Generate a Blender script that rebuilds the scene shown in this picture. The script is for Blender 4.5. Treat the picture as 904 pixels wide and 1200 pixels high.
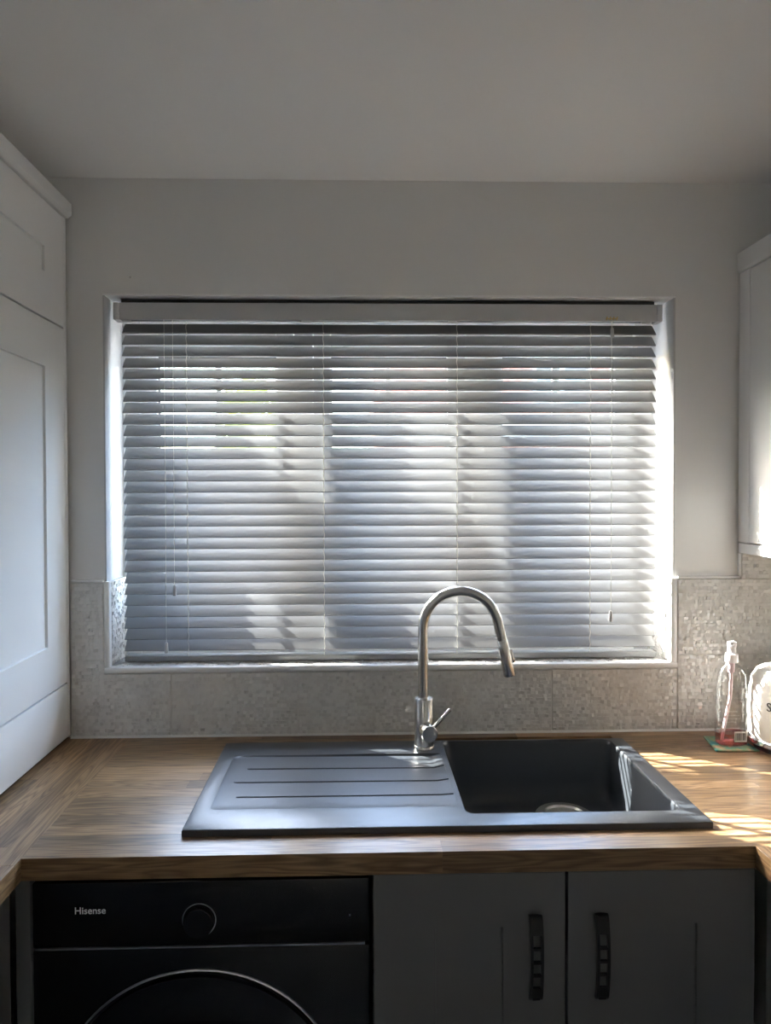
import bpy, bmesh, math, random
from mathutils import Vector, Matrix

for o in list(bpy.data.objects):
    bpy.data.objects.remove(o)
sc = bpy.context.scene
col = sc.collection
rad = math.radians
random.seed(7)

# ------------------------------------------------------------------ camera
cam_d = bpy.data.cameras.new('camera')
cam = bpy.data.objects.new('camera', cam_d)
col.objects.link(cam)
CAM = Vector((0.0, -1.90, 1.56))
yaw, pitch, roll = rad(1.6), rad(1.0), rad(-0.17)
fw = Vector((math.sin(yaw) * math.cos(pitch), math.cos(yaw) * math.cos(pitch), -math.sin(pitch)))
rt = Vector((math.cos(yaw), -math.sin(yaw), 0))
up = rt.cross(fw)
r2 = rt * math.cos(roll) + up * math.sin(roll)
u2 = -rt * math.sin(roll) + up * math.cos(roll)
cam.matrix_world = Matrix(((r2.x, u2.x, -fw.x, CAM.x), (r2.y, u2.y, -fw.y, CAM.y),
                           (r2.z, u2.z, -fw.z, CAM.z), (0, 0, 0, 1)))
cam_d.sensor_fit = 'VERTICAL'
cam_d.sensor_height = 24.0
cam_d.lens = 845 / 1200 * 24.0
cam_d.shift_x = (452 - 439.6) / 1200
cam_d.shift_y = (590 - 600) / 1200
cam_d.clip_start = 0.02
sc.camera = cam

# ------------------------------------------------------------------ light
SUN_A, SUN_M = 1.50, 1.20            # sun travels (+SUN_A, -1, -SUN_M)
sun_dir = Vector((SUN_A, -1.0, -SUN_M)).normalized()
world = bpy.data.worlds.new('sky')
sc.world = world
world.use_nodes = True
wn = world.node_tree
bg = wn.nodes['Background']
sky = wn.nodes.new('ShaderNodeTexSky')
sky.sky_type = 'NISHITA'
sky.sun_disc = False
sky.sun_elevation = math.asin(-sun_dir.z)
sky.sun_rotation = math.atan2(-sun_dir.x, -sun_dir.y)
sky.air_density = 1.0
sky.dust_density = 2.0
wn.links.new(sky.outputs[0], bg.inputs[0])
bg.inputs[1].default_value = 1.75

sl = bpy.data.lights.new('sun', 'SUN')
sl.energy = 16.0
sl.angle = rad(0.25)
sl.color = (1.0, 0.98, 0.95)
sun = bpy.data.objects.new('sun', sl)
sun.rotation_euler = sun_dir.to_track_quat('-Z', 'Y').to_euler()
sun.location = (-6, 6, 8)
col.objects.link(sun)

def portal(name, loc, rot, sx, sy):
    l = bpy.data.lights.new(name, 'AREA')
    l.shape = 'RECTANGLE'; l.size = sx; l.size_y = sy
    l.cycles.is_portal = True
    o = bpy.data.objects.new(name, l); o.location = loc; o.rotation_euler = rot
    col.objects.link(o)
portal('daylight_portal', (0.1, 0.30, 1.58), (rad(-90), 0, 0), 1.48, 0.97)
portal('daylight_portal', (-1.52, -3.90, 1.80), (0, rad(-90), 0), 0.50, 0.70)

vs = sc.view_settings
vs.view_transform = 'Standard'
vs.look = 'None'
vs.exposure = 2.55
vs.gamma = 1.0
vs.use_curve_mapping = False
cy = sc.cycles
cy.use_denoising = True
cy.max_bounces = 16
cy.diffuse_bounces = 8
cy.glossy_bounces = 4
cy.transmission_bounces = 8
cy.transparent_max_bounces = 16
cy.sample_clamp_indirect = 6.0
cy.caustics_reflective = False
cy.caustics_refractive = False

# ------------------------------------------------------------------ materials
class NT:
    def __init__(s, name):
        s.m = bpy.data.materials.new(name); s.m.use_nodes = True
        s.t = s.m.node_tree; s.b = s.t.nodes['Principled BSDF']; s.out = s.t.nodes['Material Output']
    def n(s, typ, **kw):
        x = s.t.nodes.new(typ)
        for k, v in kw.items():
            if isinstance(k, str) and hasattr(x, k): setattr(x, k, v)
        return x
    def l(s, a, b): s.t.links.new(a, b)
    def val(s, node, key, v): node.inputs[key].default_value = v; return node
    def set(s, **kw):
        for k, v in kw.items(): s.b.inputs[k.replace('_', ' ')].default_value = v
        return s

def rgba(c): return (c[0], c[1], c[2], 1)

def plain(name, c, rough=0.5, metal=0.0, spec=0.5, var=0.0, scale=30, bump=0.0, bscale=200, coat=0.0):
    t = NT(name)
    t.set(Base_Color=rgba(c), Roughness=rough, Metallic=metal, Specular_IOR_Level=spec, Coat_Weight=coat)
    if var > 0:
        g = t.n('ShaderNodeNewGeometry'); no = t.n('ShaderNodeTexNoise')
        no.inputs['Scale'].default_value = scale; no.inputs['Detail'].default_value = 4
        t.l(g.outputs['Position'], no.inputs['Vector'])
        r = t.n('ShaderNodeValToRGB')
        r.color_ramp.elements[0].position = 0.3; r.color_ramp.elements[1].position = 0.7
        r.color_ramp.elements[0].color = rgba([x * (1 - var) for x in c])
        r.color_ramp.elements[1].color = rgba([min(1, x * (1 + var)) for x in c])
        t.l(no.outputs['Fac'], r.inputs['Fac']); t.l(r.outputs['Color'], t.b.inputs['Base Color'])
    if bump > 0:
        g = t.n('ShaderNodeNewGeometry'); no = t.n('ShaderNodeTexNoise')
        no.inputs['Scale'].default_value = bscale; no.inputs['Detail'].default_value = 3
        t.l(g.outputs['Position'], no.inputs['Vector'])
        bp = t.n('ShaderNodeBump'); bp.inputs['Strength'].default_value = bump; bp.inputs['Distance'].default_value = 0.001
        t.l(no.outputs['Fac'], bp.inputs['Height']); t.l(bp.outputs['Normal'], t.b.inputs['Normal'])
    return t.m

def oak(name):
    t = NT(name)
    tc = t.n('ShaderNodeTexCoord'); oi = t.n('ShaderNodeObjectInfo')
    rnd = t.n('ShaderNodeVectorMath', operation='SCALE'); rnd.inputs[0].default_value = (13.0, 7.0, 5.0)
    t.l(oi.outputs['Random'], rnd.inputs['Scale'])
    add = t.n('ShaderNodeVectorMath', operation='ADD')
    t.l(tc.outputs['Object'], add.inputs[0]); t.l(rnd.outputs[0], add.inputs[1])
    mp = t.n('ShaderNodeMapping'); mp.inputs['Scale'].default_value = (1.5, 17, 17)
    t.l(add.outputs[0], mp.inputs['Vector'])
    # flame figure: rings of a stretched noise
    n1 = t.n('ShaderNodeTexNoise'); n1.inputs['Scale'].default_value = 1.6; n1.inputs['Detail'].default_value = 2; n1.inputs['Distortion'].default_value = 0.3
    t.l(mp.outputs[0], n1.inputs['Vector'])
    mu = t.n('ShaderNodeMath', operation='MULTIPLY'); mu.inputs[1].default_value = 11.0
    t.l(n1.outputs['Fac'], mu.inputs[0])
    fr = t.n('ShaderNodeMath', operation='PINGPONG'); fr.inputs[1].default_value = 0.5
    t.l(mu.outputs[0], fr.inputs[0])
    # fine pores
    mp2 = t.n('ShaderNodeMapping'); mp2.inputs['Scale'].default_value = (9, 330, 330)
    t.l(add.outputs[0], mp2.inputs['Vector'])
    n2 = t.n('ShaderNodeTexNoise'); n2.inputs['Scale'].default_value = 1.0; n2.inputs['Detail'].default_value = 3
    t.l(mp2.outputs[0], n2.inputs['Vector'])
    r1 = t.n('ShaderNodeValToRGB')
    e = r1.color_ramp.elements
    e[0].position = 0.0; e[0].color = (0.19, 0.108, 0.050, 1)
    e[1].position = 0.40; e[1].color = (0.36, 0.226, 0.115, 1)
    t.l(fr.outputs[0], r1.inputs['Fac'])
    r2_ = t.n('ShaderNodeValToRGB')
    e = r2_.color_ramp.elements
    e[0].position = 0.33; e[0].color = (0.62, 0.58, 0.52, 1)
    e[1].position = 0.55; e[1].color = (1, 1, 1, 1)
    t.l(n2.outputs['Fac'], r2_.inputs['Fac'])
    mx = t.n('ShaderNodeMix', data_type='RGBA', blend_type='MULTIPLY'); mx.inputs['Factor'].default_value = 0.85
    t.l(r1.outputs['Color'], mx.inputs['A']); t.l(r2_.outputs['Color'], mx.inputs['B'])
    hs = t.n('ShaderNodeHueSaturation')
    mr = t.n('ShaderNodeMapRange'); mr.inputs['To Min'].default_value = 0.52; mr.inputs['To Max'].default_value = 1.32
    t.l(oi.outputs['Random'], mr.inputs['Value']); t.l(mr.outputs[0], hs.inputs['Value'])
    t.l(mx.outputs['Result'], hs.inputs['Color']); t.l(hs.outputs['Color'], t.b.inputs['Base Color'])
    bp = t.n('ShaderNodeBump'); bp.inputs['Strength'].default_value = 0.25; bp.inputs['Distance'].default_value = 0.0006
    t.l(n2.outputs['Fac'], bp.inputs['Height']); t.l(bp.outputs['Normal'], t.b.inputs['Normal'])
    t.set(Roughness=0.33, Specular_IOR_Level=0.5)
    return t.m

def relief_tile(name):
    t = NT(name)
    g = t.n('ShaderNodeNewGeometry'); no = t.n('ShaderNodeTexNoise'); no.inputs['Scale'].default_value = 14
    t.l(g.outputs['Position'], no.inputs['Vector'])
    r = t.n('ShaderNodeValToRGB'); e = r.color_ramp.elements
    e[0].position = 0.3; e[0].color = (0.66, 0.64, 0.61, 1); e[1].position = 0.7; e[1].color = (0.72, 0.705, 0.68, 1)
    t.l(no.outputs['Fac'], r.inputs['Fac']); t.l(r.outputs['Color'], t.b.inputs['Base Color'])
    t.set(Roughness=0.16, Specular_IOR_Level=0.7)
    return t.m

def clear(name, tint=(1, 1, 1), gloss=0.06, rough=0.02):
    t = NT(name)
    t.t.nodes.remove(t.b)
    tr = t.n('ShaderNodeBsdfTransparent'); tr.inputs[0].default_value = rgba(tint)
    gl = t.n('ShaderNodeBsdfGlossy'); gl.inputs['Roughness'].default_value = rough
    lw = t.n('ShaderNodeLayerWeight'); lw.inputs['Blend'].default_value = 0.35
    mr = t.n('ShaderNodeMapRange'); mr.inputs['To Min'].default_value = gloss; mr.inputs['To Max'].default_value = min(1, gloss + 0.45)
    t.l(lw.outputs['Facing'], mr.inputs['Value'])
    mx = t.n('ShaderNodeMixShader')
    t.l(mr.outputs[0], mx.inputs[0]); t.l(tr.outputs[0], mx.inputs[1]); t.l(gl.outputs[0], mx.inputs[2])
    t.l(mx.outputs[0], t.out.inputs['Surface'])
    return t.m

def brick_wall(name):
    t = NT(name)
    g = t.n('ShaderNodeNewGeometry')
    sx = t.n('ShaderNodeSeparateXYZ'); t.l(g.outputs['Position'], sx.inputs[0])
    cx = t.n('ShaderNodeCombineXYZ')
    ad = t.n('ShaderNodeMath', operation='ADD'); t.l(sx.outputs[0], ad.inputs[0]); t.l(sx.outputs[1], ad.inputs[1])
    t.l(ad.outputs[0], cx.inputs[0]); t.l(sx.outputs[2], cx.inputs[1])
    b = t.n('ShaderNodeTexBrick'); b.inputs['Scale'].default_value = 1.0
    b.inputs['Brick Width'].default_value = 0.225; b.inputs['Row Height'].default_value = 0.075; b.inputs['Mortar Size'].default_value = 0.009
    b.inputs['Color1'].default_value = (0.42, 0.16, 0.11, 1); b.inputs['Color2'].default_value = (0.33, 0.12, 0.09, 1)
    b.inputs['Mortar'].default_value = (0.5, 0.46, 0.42, 1)
    t.l(cx.outputs[0], b.inputs['Vector']); t.l(b.outputs['Color'], t.b.inputs['Base Color'])
    t.set(Roughness=0.9)
    return t.m

M = {}
M['wall'] = plain('wall_paint', (0.73, 0.725, 0.715), 0.85, spec=0.2, bump=0.06, bscale=260)
M['ceiling'] = plain('ceiling_paint', (0.86, 0.858, 0.855), 0.9, spec=0.2, bump=0.05, bscale=180)
M['white'] = plain('soffit_white_bright', (0.82, 0.82, 0.82), 0.45)  # same lining white, kept brighter where bounce light reaches the soffit
M['reveal'] = plain('side_reveal_white_dimmed', (0.52, 0.52, 0.525), 0.8, spec=0.2)  # white lining colour darkened to tame the sun on the side reveals
M['cabinet_white'] = plain('white_cabinet', (0.78, 0.78, 0.78), 0.5, spec=0.4)
M['base_grey'] = plain('grey_cabinet', (0.15, 0.15, 0.152), 0.5, spec=0.3)
M['carcass'] = plain('carcass_board', (0.4, 0.4, 0.4), 0.6)
M['tile'] = relief_tile('pearl_relief_tile')
M['grout'] = plain('grout', (0.66, 0.64, 0.60), 0.85, var=0.06, scale=60)
M['tile_trim'] = plain('glazed_trim', (0.80, 0.80, 0.79), 0.25)
M['sealant'] = plain('white_sealant', (0.74, 0.73, 0.70), 0.4)
M['oak'] = oak('oiled_oak')
M['slat'] = plain('blind_slat', (0.29, 0.29, 0.292), 0.45, spec=0.35)
M['valance'] = plain('blind_valance', (0.50, 0.50, 0.50), 0.55, spec=0.35)
M['cord'] = plain('blind_cord', (0.78, 0.76, 0.70), 0.8)
M['tassel'] = plain('grey_plastic', (0.52, 0.52, 0.53), 0.4)
M['brass'] = plain('brass', (0.62, 0.48, 0.25), 0.3, metal=1)
M['dark_plastic'] = plain('dark_plastic', (0.03, 0.03, 0.03), 0.5)
M['upvc'] = plain('white_upvc', (0.80, 0.81, 0.82), 0.3)
M['gasket'] = plain('rubber_gasket', (0.03, 0.03, 0.035), 0.7)
M['glass'] = clear('window_glass', (0.96, 0.98, 0.97), 0.04, 0.0)
M['sink'] = plain('anthracite_composite', (0.034, 0.038, 0.044), 0.36, spec=0.5, var=0.12, scale=900, bump=0.12, bscale=900)
M['steel'] = plain('brushed_steel', (0.60, 0.585, 0.56), 0.24, metal=1, bump=0.02, bscale=600)
M['drain'] = plain('drain_steel', (0.62, 0.60, 0.56), 0.4, metal=1)
M['black_gloss'] = plain('black_appliance_panel', (0.008, 0.008, 0.010), 0.22, spec=0.4)
M['black_glass'] = plain('black_door_glass', (0.006, 0.006, 0.008), 0.12, spec=0.45)
M['chrome_line'] = plain('dark_chrome', (0.55, 0.55, 0.57), 0.3, metal=1)
M['logo'] = plain('silver_print', (0.75, 0.75, 0.76), 0.4)
M['handle'] = plain('black_iron', (0.010, 0.010, 0.011), 0.42, spec=0.45)
M['soap_plastic'] = clear('clear_bottle_plastic', (0.985, 0.985, 0.985), 0.04, 0.05)
M['soap'] = clear('pink_soap', (1.0, 0.60, 0.63), 0.04, 0.1)
M['pump'] = plain('white_pump_plastic', (0.85, 0.83, 0.86), 0.35)
M['pump_tube'] = plain('pink_dip_tube', (0.80, 0.62, 0.66), 0.4)
M['print_white'] = plain('white_print', (0.8, 0.8, 0.8), 0.6)
M['print_dark'] = plain('dark_print', (0.06, 0.06, 0.06), 0.6)
M['cream_enamel'] = plain('cream_enamel', (0.76, 0.74, 0.70), 0.08, coat=0.6)
M['chrome'] = plain('chrome', (0.8, 0.8, 0.82), 0.08, metal=1)
M['floor'] = plain('dark_floor_tile', (0.22, 0.215, 0.21), 0.5, var=0.1, scale=5)
M['brick'] = brick_wall('red_brick')
M['roof_tile'] = plain('roof_tiles', (0.20, 0.13, 0.11), 0.9, var=0.2, scale=8)
M['dark_pane'] = plain('dark_window_pane', (0.05, 0.06, 0.07), 0.1)
M['paving'] = plain('pale_paving', (0.42, 0.41, 0.39), 0.9, var=0.1, scale=3)
M['bark'] = plain('bark', (0.16, 0.12, 0.09), 0.95, var=0.3, scale=20)
M['leaf'] = plain('yellow_green_leaf', (0.30, 0.34, 0.05), 0.6, var=0.35, scale=9)
M['hedge'] = plain('hedge_leaf', (0.16, 0.22, 0.06), 0.7, var=0.35, scale=9)
M['blue_plastic'] = plain('blue_plastic', (0.05, 0.22, 0.62), 0.4)

def coaster_mat():
    t = NT('coaster_print')
    g = t.n('ShaderNodeNewGeometry'); no = t.n('ShaderNodeTexNoise')
    no.inputs['Scale'].default_value = 38; no.inputs['Detail'].default_value = 4
    t.l(g.outputs['Position'], no.inputs['Vector'])
    r = t.n('ShaderNodeValToRGB'); e = r.color_ramp.elements
    e[0].position = 0.36; e[0].color = (0.10, 0.42, 0.42, 1)
    e[1].position = 0.66; e[1].color = (0.62, 0.50, 0.30, 1)
    x = e.new(0.5); x.color = (0.25, 0.50, 0.30, 1)
    t.l(no.outputs['Fac'], r.inputs['Fac']); t.l(r.outputs['Color'], t.b.inputs['Base Color'])
    t.set(Roughness=0.25)
    return t.m
M['coaster'] = coaster_mat()

# ------------------------------------------------------------------ mesh helpers
ORG = {}
def tag(o, label=None, cat=None, group=None, kind=None):
    if label: o['label'] = label
    if cat: o['category'] = cat
    if group: o['group'] = group
    if kind: o['kind'] = kind
    return o

def empty(name, loc, label=None, cat=None, group=None, kind=None):
    o = bpy.data.objects.new(name, None)
    o.empty_display_size = 0.05
    o.location = loc
    col.objects.link(o)
    ORG[o.name] = Vector(loc)
    return tag(o, label, cat, group, kind)

class MB:
    """collects shapes in world coordinates; build() links them as one mesh object"""
    def __init__(s): s.bm = bmesh.new()
    def box(s, x0, x1, y0, y1, z0, z1, bevel=0.0, seg=2):
        b = bmesh.new()
        bmesh.ops.create_cube(b, size=1.0)
        for v in b.verts:
            v.co = Vector(((x0 + x1) / 2 + v.co.x * (x1 - x0), (y0 + y1) / 2 + v.co.y * (y1 - y0), (z0 + z1) / 2 + v.co.z * (z1 - z0)))
        if bevel > 0:
            bmesh.ops.bevel(b, geom=b.edges[:], offset=bevel, segments=seg, affect='EDGES', profile=0.5)
        s._join(b); return s
    def _join(s, b):
        me = bpy.data.meshes.new('tmp'); b.to_mesh(me); b.free()
        s.bm.from_mesh(me); bpy.data.meshes.remove(me)
    def prism(s, pts, axis, a0, a1, bevel=0.0):
        """pts: 2-D outline; axis 0: (y,z) along x; 1: (x,z) along y; 2: (x,y) along z"""
        b = bmesh.new()
        def mk(p, a):
            return {0: (a, p[0], p[1]), 1: (p[0], a, p[1]), 2: (p[0], p[1], a)}[axis]
        lo = [b.verts.new(mk(p, a0)) for p in pts]; hi = [b.verts.new(mk(p, a1)) for p in pts]
        b.faces.new(lo); b.faces.new(list(reversed(hi)))
        n = len(pts)
        for i in range(n):
            b.faces.new((lo[i], hi[i], hi[(i + 1) % n], lo[(i + 1) % n]))
        bmesh.ops.recalc_face_normals(b, faces=b.faces[:])
        if bevel > 0:
            bmesh.ops.bevel(b, geom=b.edges[:], offset=bevel, segments=2, affect='EDGES', profile=0.5)
        s._join(b); return s
    def tube(s, path, r, n=12, cap=True, squash=None):
        path = [Vector(p) for p in path]
        rr = r if isinstance(r, (list, tuple)) else [r] * len(path)
        b = bmesh.new(); rings = []
        t0 = (path[1] - path[0]).normalized()
        ref = Vector((0, 0, 1)) if abs(t0.z) < 0.9 else Vector((1, 0, 0))
        u = t0.cross(ref).normalized()
        for i, p in enumerate(path):
            if i == 0: t = t0
            elif i == len(path) - 1: t = (path[i] - path[i - 1]).normalized()
            else: t = ((path[i] - path[i - 1]).normalized() + (path[i + 1] - path[i]).normalized()).normalized()
            u = (u - t * u.dot(t)).normalized(); w = t.cross(u)
            rings.append([b.verts.new(p + u * (math.cos(2 * math.pi * k / n) * rr[i]) + w * (math.sin(2 * math.pi * k / n) * rr[i])) for k in range(n)])
        for a, c in zip(rings, rings[1:]):
            for k in range(n):
                f = b.faces.new((a[k], a[(k + 1) % n], c[(k + 1) % n], c[k])); f.smooth = True
        if cap:
            b.faces.new(list(reversed(rings[0]))); b.faces.new(rings[-1])
        bmesh.ops.recalc_face_normals(b, faces=b.faces[:])
        s._join(b); return s
    def loft(s, rings, cap0=True, cap1=True, smooth=True):
        b = bmesh.new()
        R_ = [[b.verts.new(p) for p in r] for r in rings]
        n = len(R_[0])
        for a, c in zip(R_, R_[1:]):
            for k in range(n):
                f = b.faces.new((a[k], a[(k + 1) % n], c[(k + 1) % n], c[k])); f.smooth = smooth
        if cap0: b.faces.new(list(reversed(R_[0])))
        if cap1: b.faces.new(R_[-1])
        bmesh.ops.recalc_face_normals(b, faces=b.faces[:])
        s._join(b); return s
    def frame(s, x0, x1, z0, z1, y0, y1, w, bevel=0.0):
        """rectangular ring in the x-z plane, w wide (or l, r, b, t)"""
        l, r, bo, t = w if isinstance(w, tuple) else (w,) * 4
        s.box(x0, x0 + l, y0, y1, z0, z1, bevel); s.box(x1 - r, x1, y0, y1, z0, z1, bevel)
        s.box(x0 + l, x1 - r, y0, y1, z0, z0 + bo, bevel); s.box(x0 + l, x1 - r, y0, y1, z1 - t, z1, bevel)
        return s
    def build(s, name, mat, parent=None, center=False, sharp=40):
        me = bpy.data.meshes.new(name)
        org = Vector((0, 0, 0))
        if parent is not None: org = ORG[parent.name]
        my = org
        if center:
            lo = Vector((min(v.co.x for v in s.bm.verts), min(v.co.y for v in s.bm.verts), min(v.co.z for v in s.bm.verts)))
            hi = Vector((max(v.co.x for v in s.bm.verts), max(v.co.y for v in s.bm.verts), max(v.co.z for v in s.bm.verts)))
            my = (lo + hi) / 2
            if center == 'base': my.z = lo.z
        for v in s.bm.verts: v.co -= my
        for f in s.bm.faces: f.smooth = True
        for e_ in s.bm.edges:
            if len(e_.link_faces) == 2:
                if e_.calc_face_angle(0) > rad(sharp): e_.smooth = False
            else: e_.smooth = False
        s.bm.to_mesh(me); s.bm.free()
        me.materials.append(mat)
        o = bpy.data.objects.new(name, me); col.objects.link(o)
        if parent is not None: o.parent = parent
        o.location = my - org
        ORG[o.name] = my.copy()
        return o

def struct(name, mb, mat, parent=None, center=False):
    o = mb.build(name, mat, parent, center)
    if parent is None: o['kind'] = 'structure'
    return o

def text_part(name, body, size, loc, rot, mat, parent, extrude=0.0004, spacing=1.0):
    cu = bpy.data.curves.new('txt', 'FONT'); cu.body = body; cu.size = size; cu.extrude = extrude; cu.space_character = spacing
    to = bpy.data.objects.new('txt', cu); col.objects.link(to)
    bpy.context.view_layer.update()
    dg = bpy.context.evaluated_depsgraph_get()
    me = bpy.data.meshes.new_from_object(to.evaluated_get(dg))
    bpy.data.objects.remove(to)
    me.name = name; me.materials.clear(); me.materials.append(mat)
    o = bpy.data.objects.new(name, me); col.objects.link(o)
    o.parent = parent; o.location = Vector(loc) - ORG[parent.name]; o.rotation_euler = rot
    return o

# ------------------------------------------------------------------ room
XL, XR, YR, ZC = -1.20, 1.34, -6.00, 2.372
RX0, RX1, RZ0, RZ1 = -0.649, 0.849, 1.092, 2.070        # window recess in the back wall
WT = 0.917                                               # worktop top
TH = 0.30                                                # wall thickness

struct('floor', MB().box(XL - TH, XR + TH, YR - TH, TH, -0.12, 0), M['floor'])
struct('ceiling', MB().box(XL - TH, XR + TH, YR - TH, TH, ZC, ZC + 0.25), M['ceiling'])
m = MB()
m.box(XL - TH, RX0 - 0.004, 0, TH, 0, ZC); m.box(RX1 + 0.004, XR + TH, 0, TH, 0, ZC)
m.box(RX0 - 0.004, RX1 + 0.004, 0, TH, RZ1 + 0.004, ZC); m.box(RX0 - 0.004, RX1 + 0.004, 0, TH, 0, RZ0)
wall_back = struct('wall_back', m, M['wall'])
PY0, PY1, PZ0, PZ1 = -4.25, -3.55, 1.55, 2.05            # side window added for soft fill light in the left wall, behind the camera
m = MB()
m.box(XL - TH, XL, PY1, 0, 0, ZC); m.box(XL - TH, XL, YR, PY0, 0, ZC); m.box(XL - TH, XL, PY0, PY1, PZ1, ZC); m.box(XL - TH, XL, PY0, PY1, 0, PZ0)
struct('wall_left', m, M['wall'])
struct('wall_right', MB().box(XR, XR + TH, YR, 0, 0, ZC), M['wall'])
struct('wall_rear', MB().box(XL - TH, XR + TH, YR - TH, YR, 0, ZC), M['wall'])
d = empty('added_fill_window', (XL - 0.15, (PY0 + PY1) / 2, PZ0), kind='structure')
for k in range(2):
    y0 = PY0 + k * (PY1 - PY0) / 2; y1 = y0 + (PY1 - PY0) / 2
    xa, xb = XL - 0.18, XL - 0.12; w = 0.05
    m = MB()
    m.box(xa, xb, y0 + 0.002, y0 + w, PZ0 + 0.002, PZ1 - 0.002, 0.004); m.box(xa, xb, y1 - w, y1 - 0.002, PZ0 + 0.002, PZ1 - 0.002, 0.004)
    m.box(xa, xb, y0 + w, y1 - w, PZ0 + 0.002, PZ0 + w, 0.004); m.box(xa, xb, y0 + w, y1 - w, PZ1 - w, PZ1 - 0.002, 0.004)
    m.build('sash', M['upvc'], d)
    MB().box(XL - 0.16, XL - 0.14, y0 + w, y1 - w, PZ0 + w, PZ1 - w).build('pane', M['glass'], d)
# plastered white reveal linings; soffit colour kept bright, sides darkened against sun glare
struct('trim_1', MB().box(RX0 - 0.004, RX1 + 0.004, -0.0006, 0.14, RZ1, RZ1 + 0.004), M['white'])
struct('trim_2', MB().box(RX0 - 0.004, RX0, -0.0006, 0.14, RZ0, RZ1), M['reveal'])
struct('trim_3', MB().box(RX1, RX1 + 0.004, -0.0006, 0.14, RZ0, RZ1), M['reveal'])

# ------------------------------------------------------------------ relief tiles on the back wall and in the recess
TY = -0.009                                              # tile face
G = 0.0012                                               # half joint
ZT = [0.9205, 1.1215, 1.3235]
XJ = [-0.7400, -0.4817, -0.1505, 0.1815, 0.5215, 0.8580, 1.190, 1.340]
SILL_F = 1.0895
trg = random.Random(11)
def facets(mb, u0, u1, v0, v1, to3, inside=None, c=0.0088):
    """mosaic relief: small tilted facets standing proud of the tile body"""
    b = bmesh.new(); nv = max(2, round((v1 - v0) / c)); dv = (v1 - v0) / nv
    for j in range(nv):
        u = u0
        while u < u1 - 0.002:
            w = min(trg.uniform(0.006, 0.012), u1 - u)
            if u1 - u - w < 0.004: w = u1 - u
            # now and then a facet spans less of the row
            va = v0 + j * dv; vb = va + dv
            if inside is None or inside(u + w / 2, (va + vb) / 2):
                h = trg.uniform(0.0006, 0.0024); gx = trg.gauss(0, 0.2); gz = trg.gauss(0, 0.2)
                P = []
                for uu, vv in ((u, va), (u + w, va), (u + w, vb), (u, vb)):
                    hh = h + gx * (uu - u - w / 2) + gz * (vv - va - dv / 2)
                    P.append((uu, vv, max(0.0001, hh)))
                top = [b.verts.new(to3(*p)) for p in P]
                bot = [b.verts.new(to3(p[0], p[1], -0.0002)) for p in P]
                b.faces.new(top)
                for k in range(4): b.faces.new((top[k], bot[k], bot[(k + 1) % 4], top[(k + 1) % 4]))
            u += w
    bmesh.ops.recalc_face_normals(b, faces=b.faces[:])
    mb._join(b)
def tile(pts):
    mb = MB().prism(pts, 1, TY, 0.0, 0.0006)
    xs_ = [p[0] for p in pts]; zs_ = [p[1] for p in pts]; e_ = 0.0012
    cutx = RX0 - 0.006 - G - e_; cutz = SB - G - e_
    ins = (lambda x, z: x < cutx or z < cutz) if len(pts) == 6 else None
    facets(mb, min(xs_) + e_, max(xs_) - e_, min(zs_) + e_, max(zs_) - e_, lambda u, v, h: (u, TY - h, v), ins)
    mb.build('tile', M['tile'], wall_back, center=True, sharp=5)
def rect(x0, x1, z0, z1): return [(x0 + G, z0 + G), (x1 - G, z0 + G), (x1 - G, z1 - G), (x0 + G, z1 - G)]
SB = 1.0845                                              # underside of the sill trim
for i in range(7):
    x0, x1 = XJ[i], XJ[i + 1]
    if i == 0:
        tile([(x0 + G, ZT[0] + G), (x1 - G, ZT[0] + G), (x1 - G, SB - G), (RX0 - 0.006 - G, SB - G), (RX0 - 0.006 - G, ZT[1] - G), (x0 + G, ZT[1] - G)])
    elif i == 4:
        tile(rect(x0, x1, ZT[0], SB))
    elif i < 5: tile(rect(x0, x1, ZT[0], SB))
    else: tile(rect(x0, x1, ZT[0], ZT[1]))
tile(rect(XJ[0], RX0 - 0.006, ZT[1], ZT[2]))
tile(rect(XJ[5], XJ[6], ZT[1], ZT[2])); tile(rect(XJ[6], XJ[7], ZT[1], ZT[2]))
tile(rect(1.030, XJ[6], ZT[2], 1.392)); tile(rect(XJ[6], XJ[7], ZT[2], 1.392))
m = MB()
m.box(XJ[0], RX0 - 0.006, -0.0062, 0, 0.919, ZT[2] - 0.001); m.box(RX0 - 0.006, 0.8575, -0.0062, 0, 0.919, SB)
m.box(0.8575, XR, -0.0062, 0, 0.919, ZT[2] - 0.001); m.box(1.031, XR, -0.0062, 0, ZT[2] - 0.001, 1.391)
m.build('grout', M['grout'], wall_back)
# sill tiles and side tiles inside the recess
for a, b_ in zip([RX0 + 0.002, -0.31, 0.02, 0.35, 0.68], [-0.31, 0.02, 0.35, 0.68, RX1 - 0.002]):
    mb = MB().box(a + G, b_ - G, 0.004, 0.139, 1.0925, 1.1005, 0.0006)
    facets(mb, a + G + 0.001, b_ - G - 0.001, 0.006, 0.138, lambda u, v, h: (u, v, 1.1005 + h * 0.6))
    mb.build('tile', M['tile'], wall_back, center=True, sharp=5)
mb = MB().box(RX0 + 0.001, RX0 + 0.009, 0.004, 0.139, 1.1035, ZT[2], 0.0006)
facets(mb, 0.006, 0.138, 1.105, ZT[2] - 0.002, lambda u, v, h: (RX0 + 0.009 + h, u, v)); mb.build('tile', M['tile'], wall_back, center=True, sharp=5)
mb = MB().box(RX1 - 0.009, RX1 - 0.001, 0.004, 0.139, 1.1035, ZT[2], 0.0006)
facets(mb, 0.006, 0.138, 1.105, ZT[2] - 0.002, lambda u, v, h: (RX1 - 0.009 - h, u, v)); mb.build('tile', M['tile'], wall_back, center=True, sharp=5)
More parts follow.
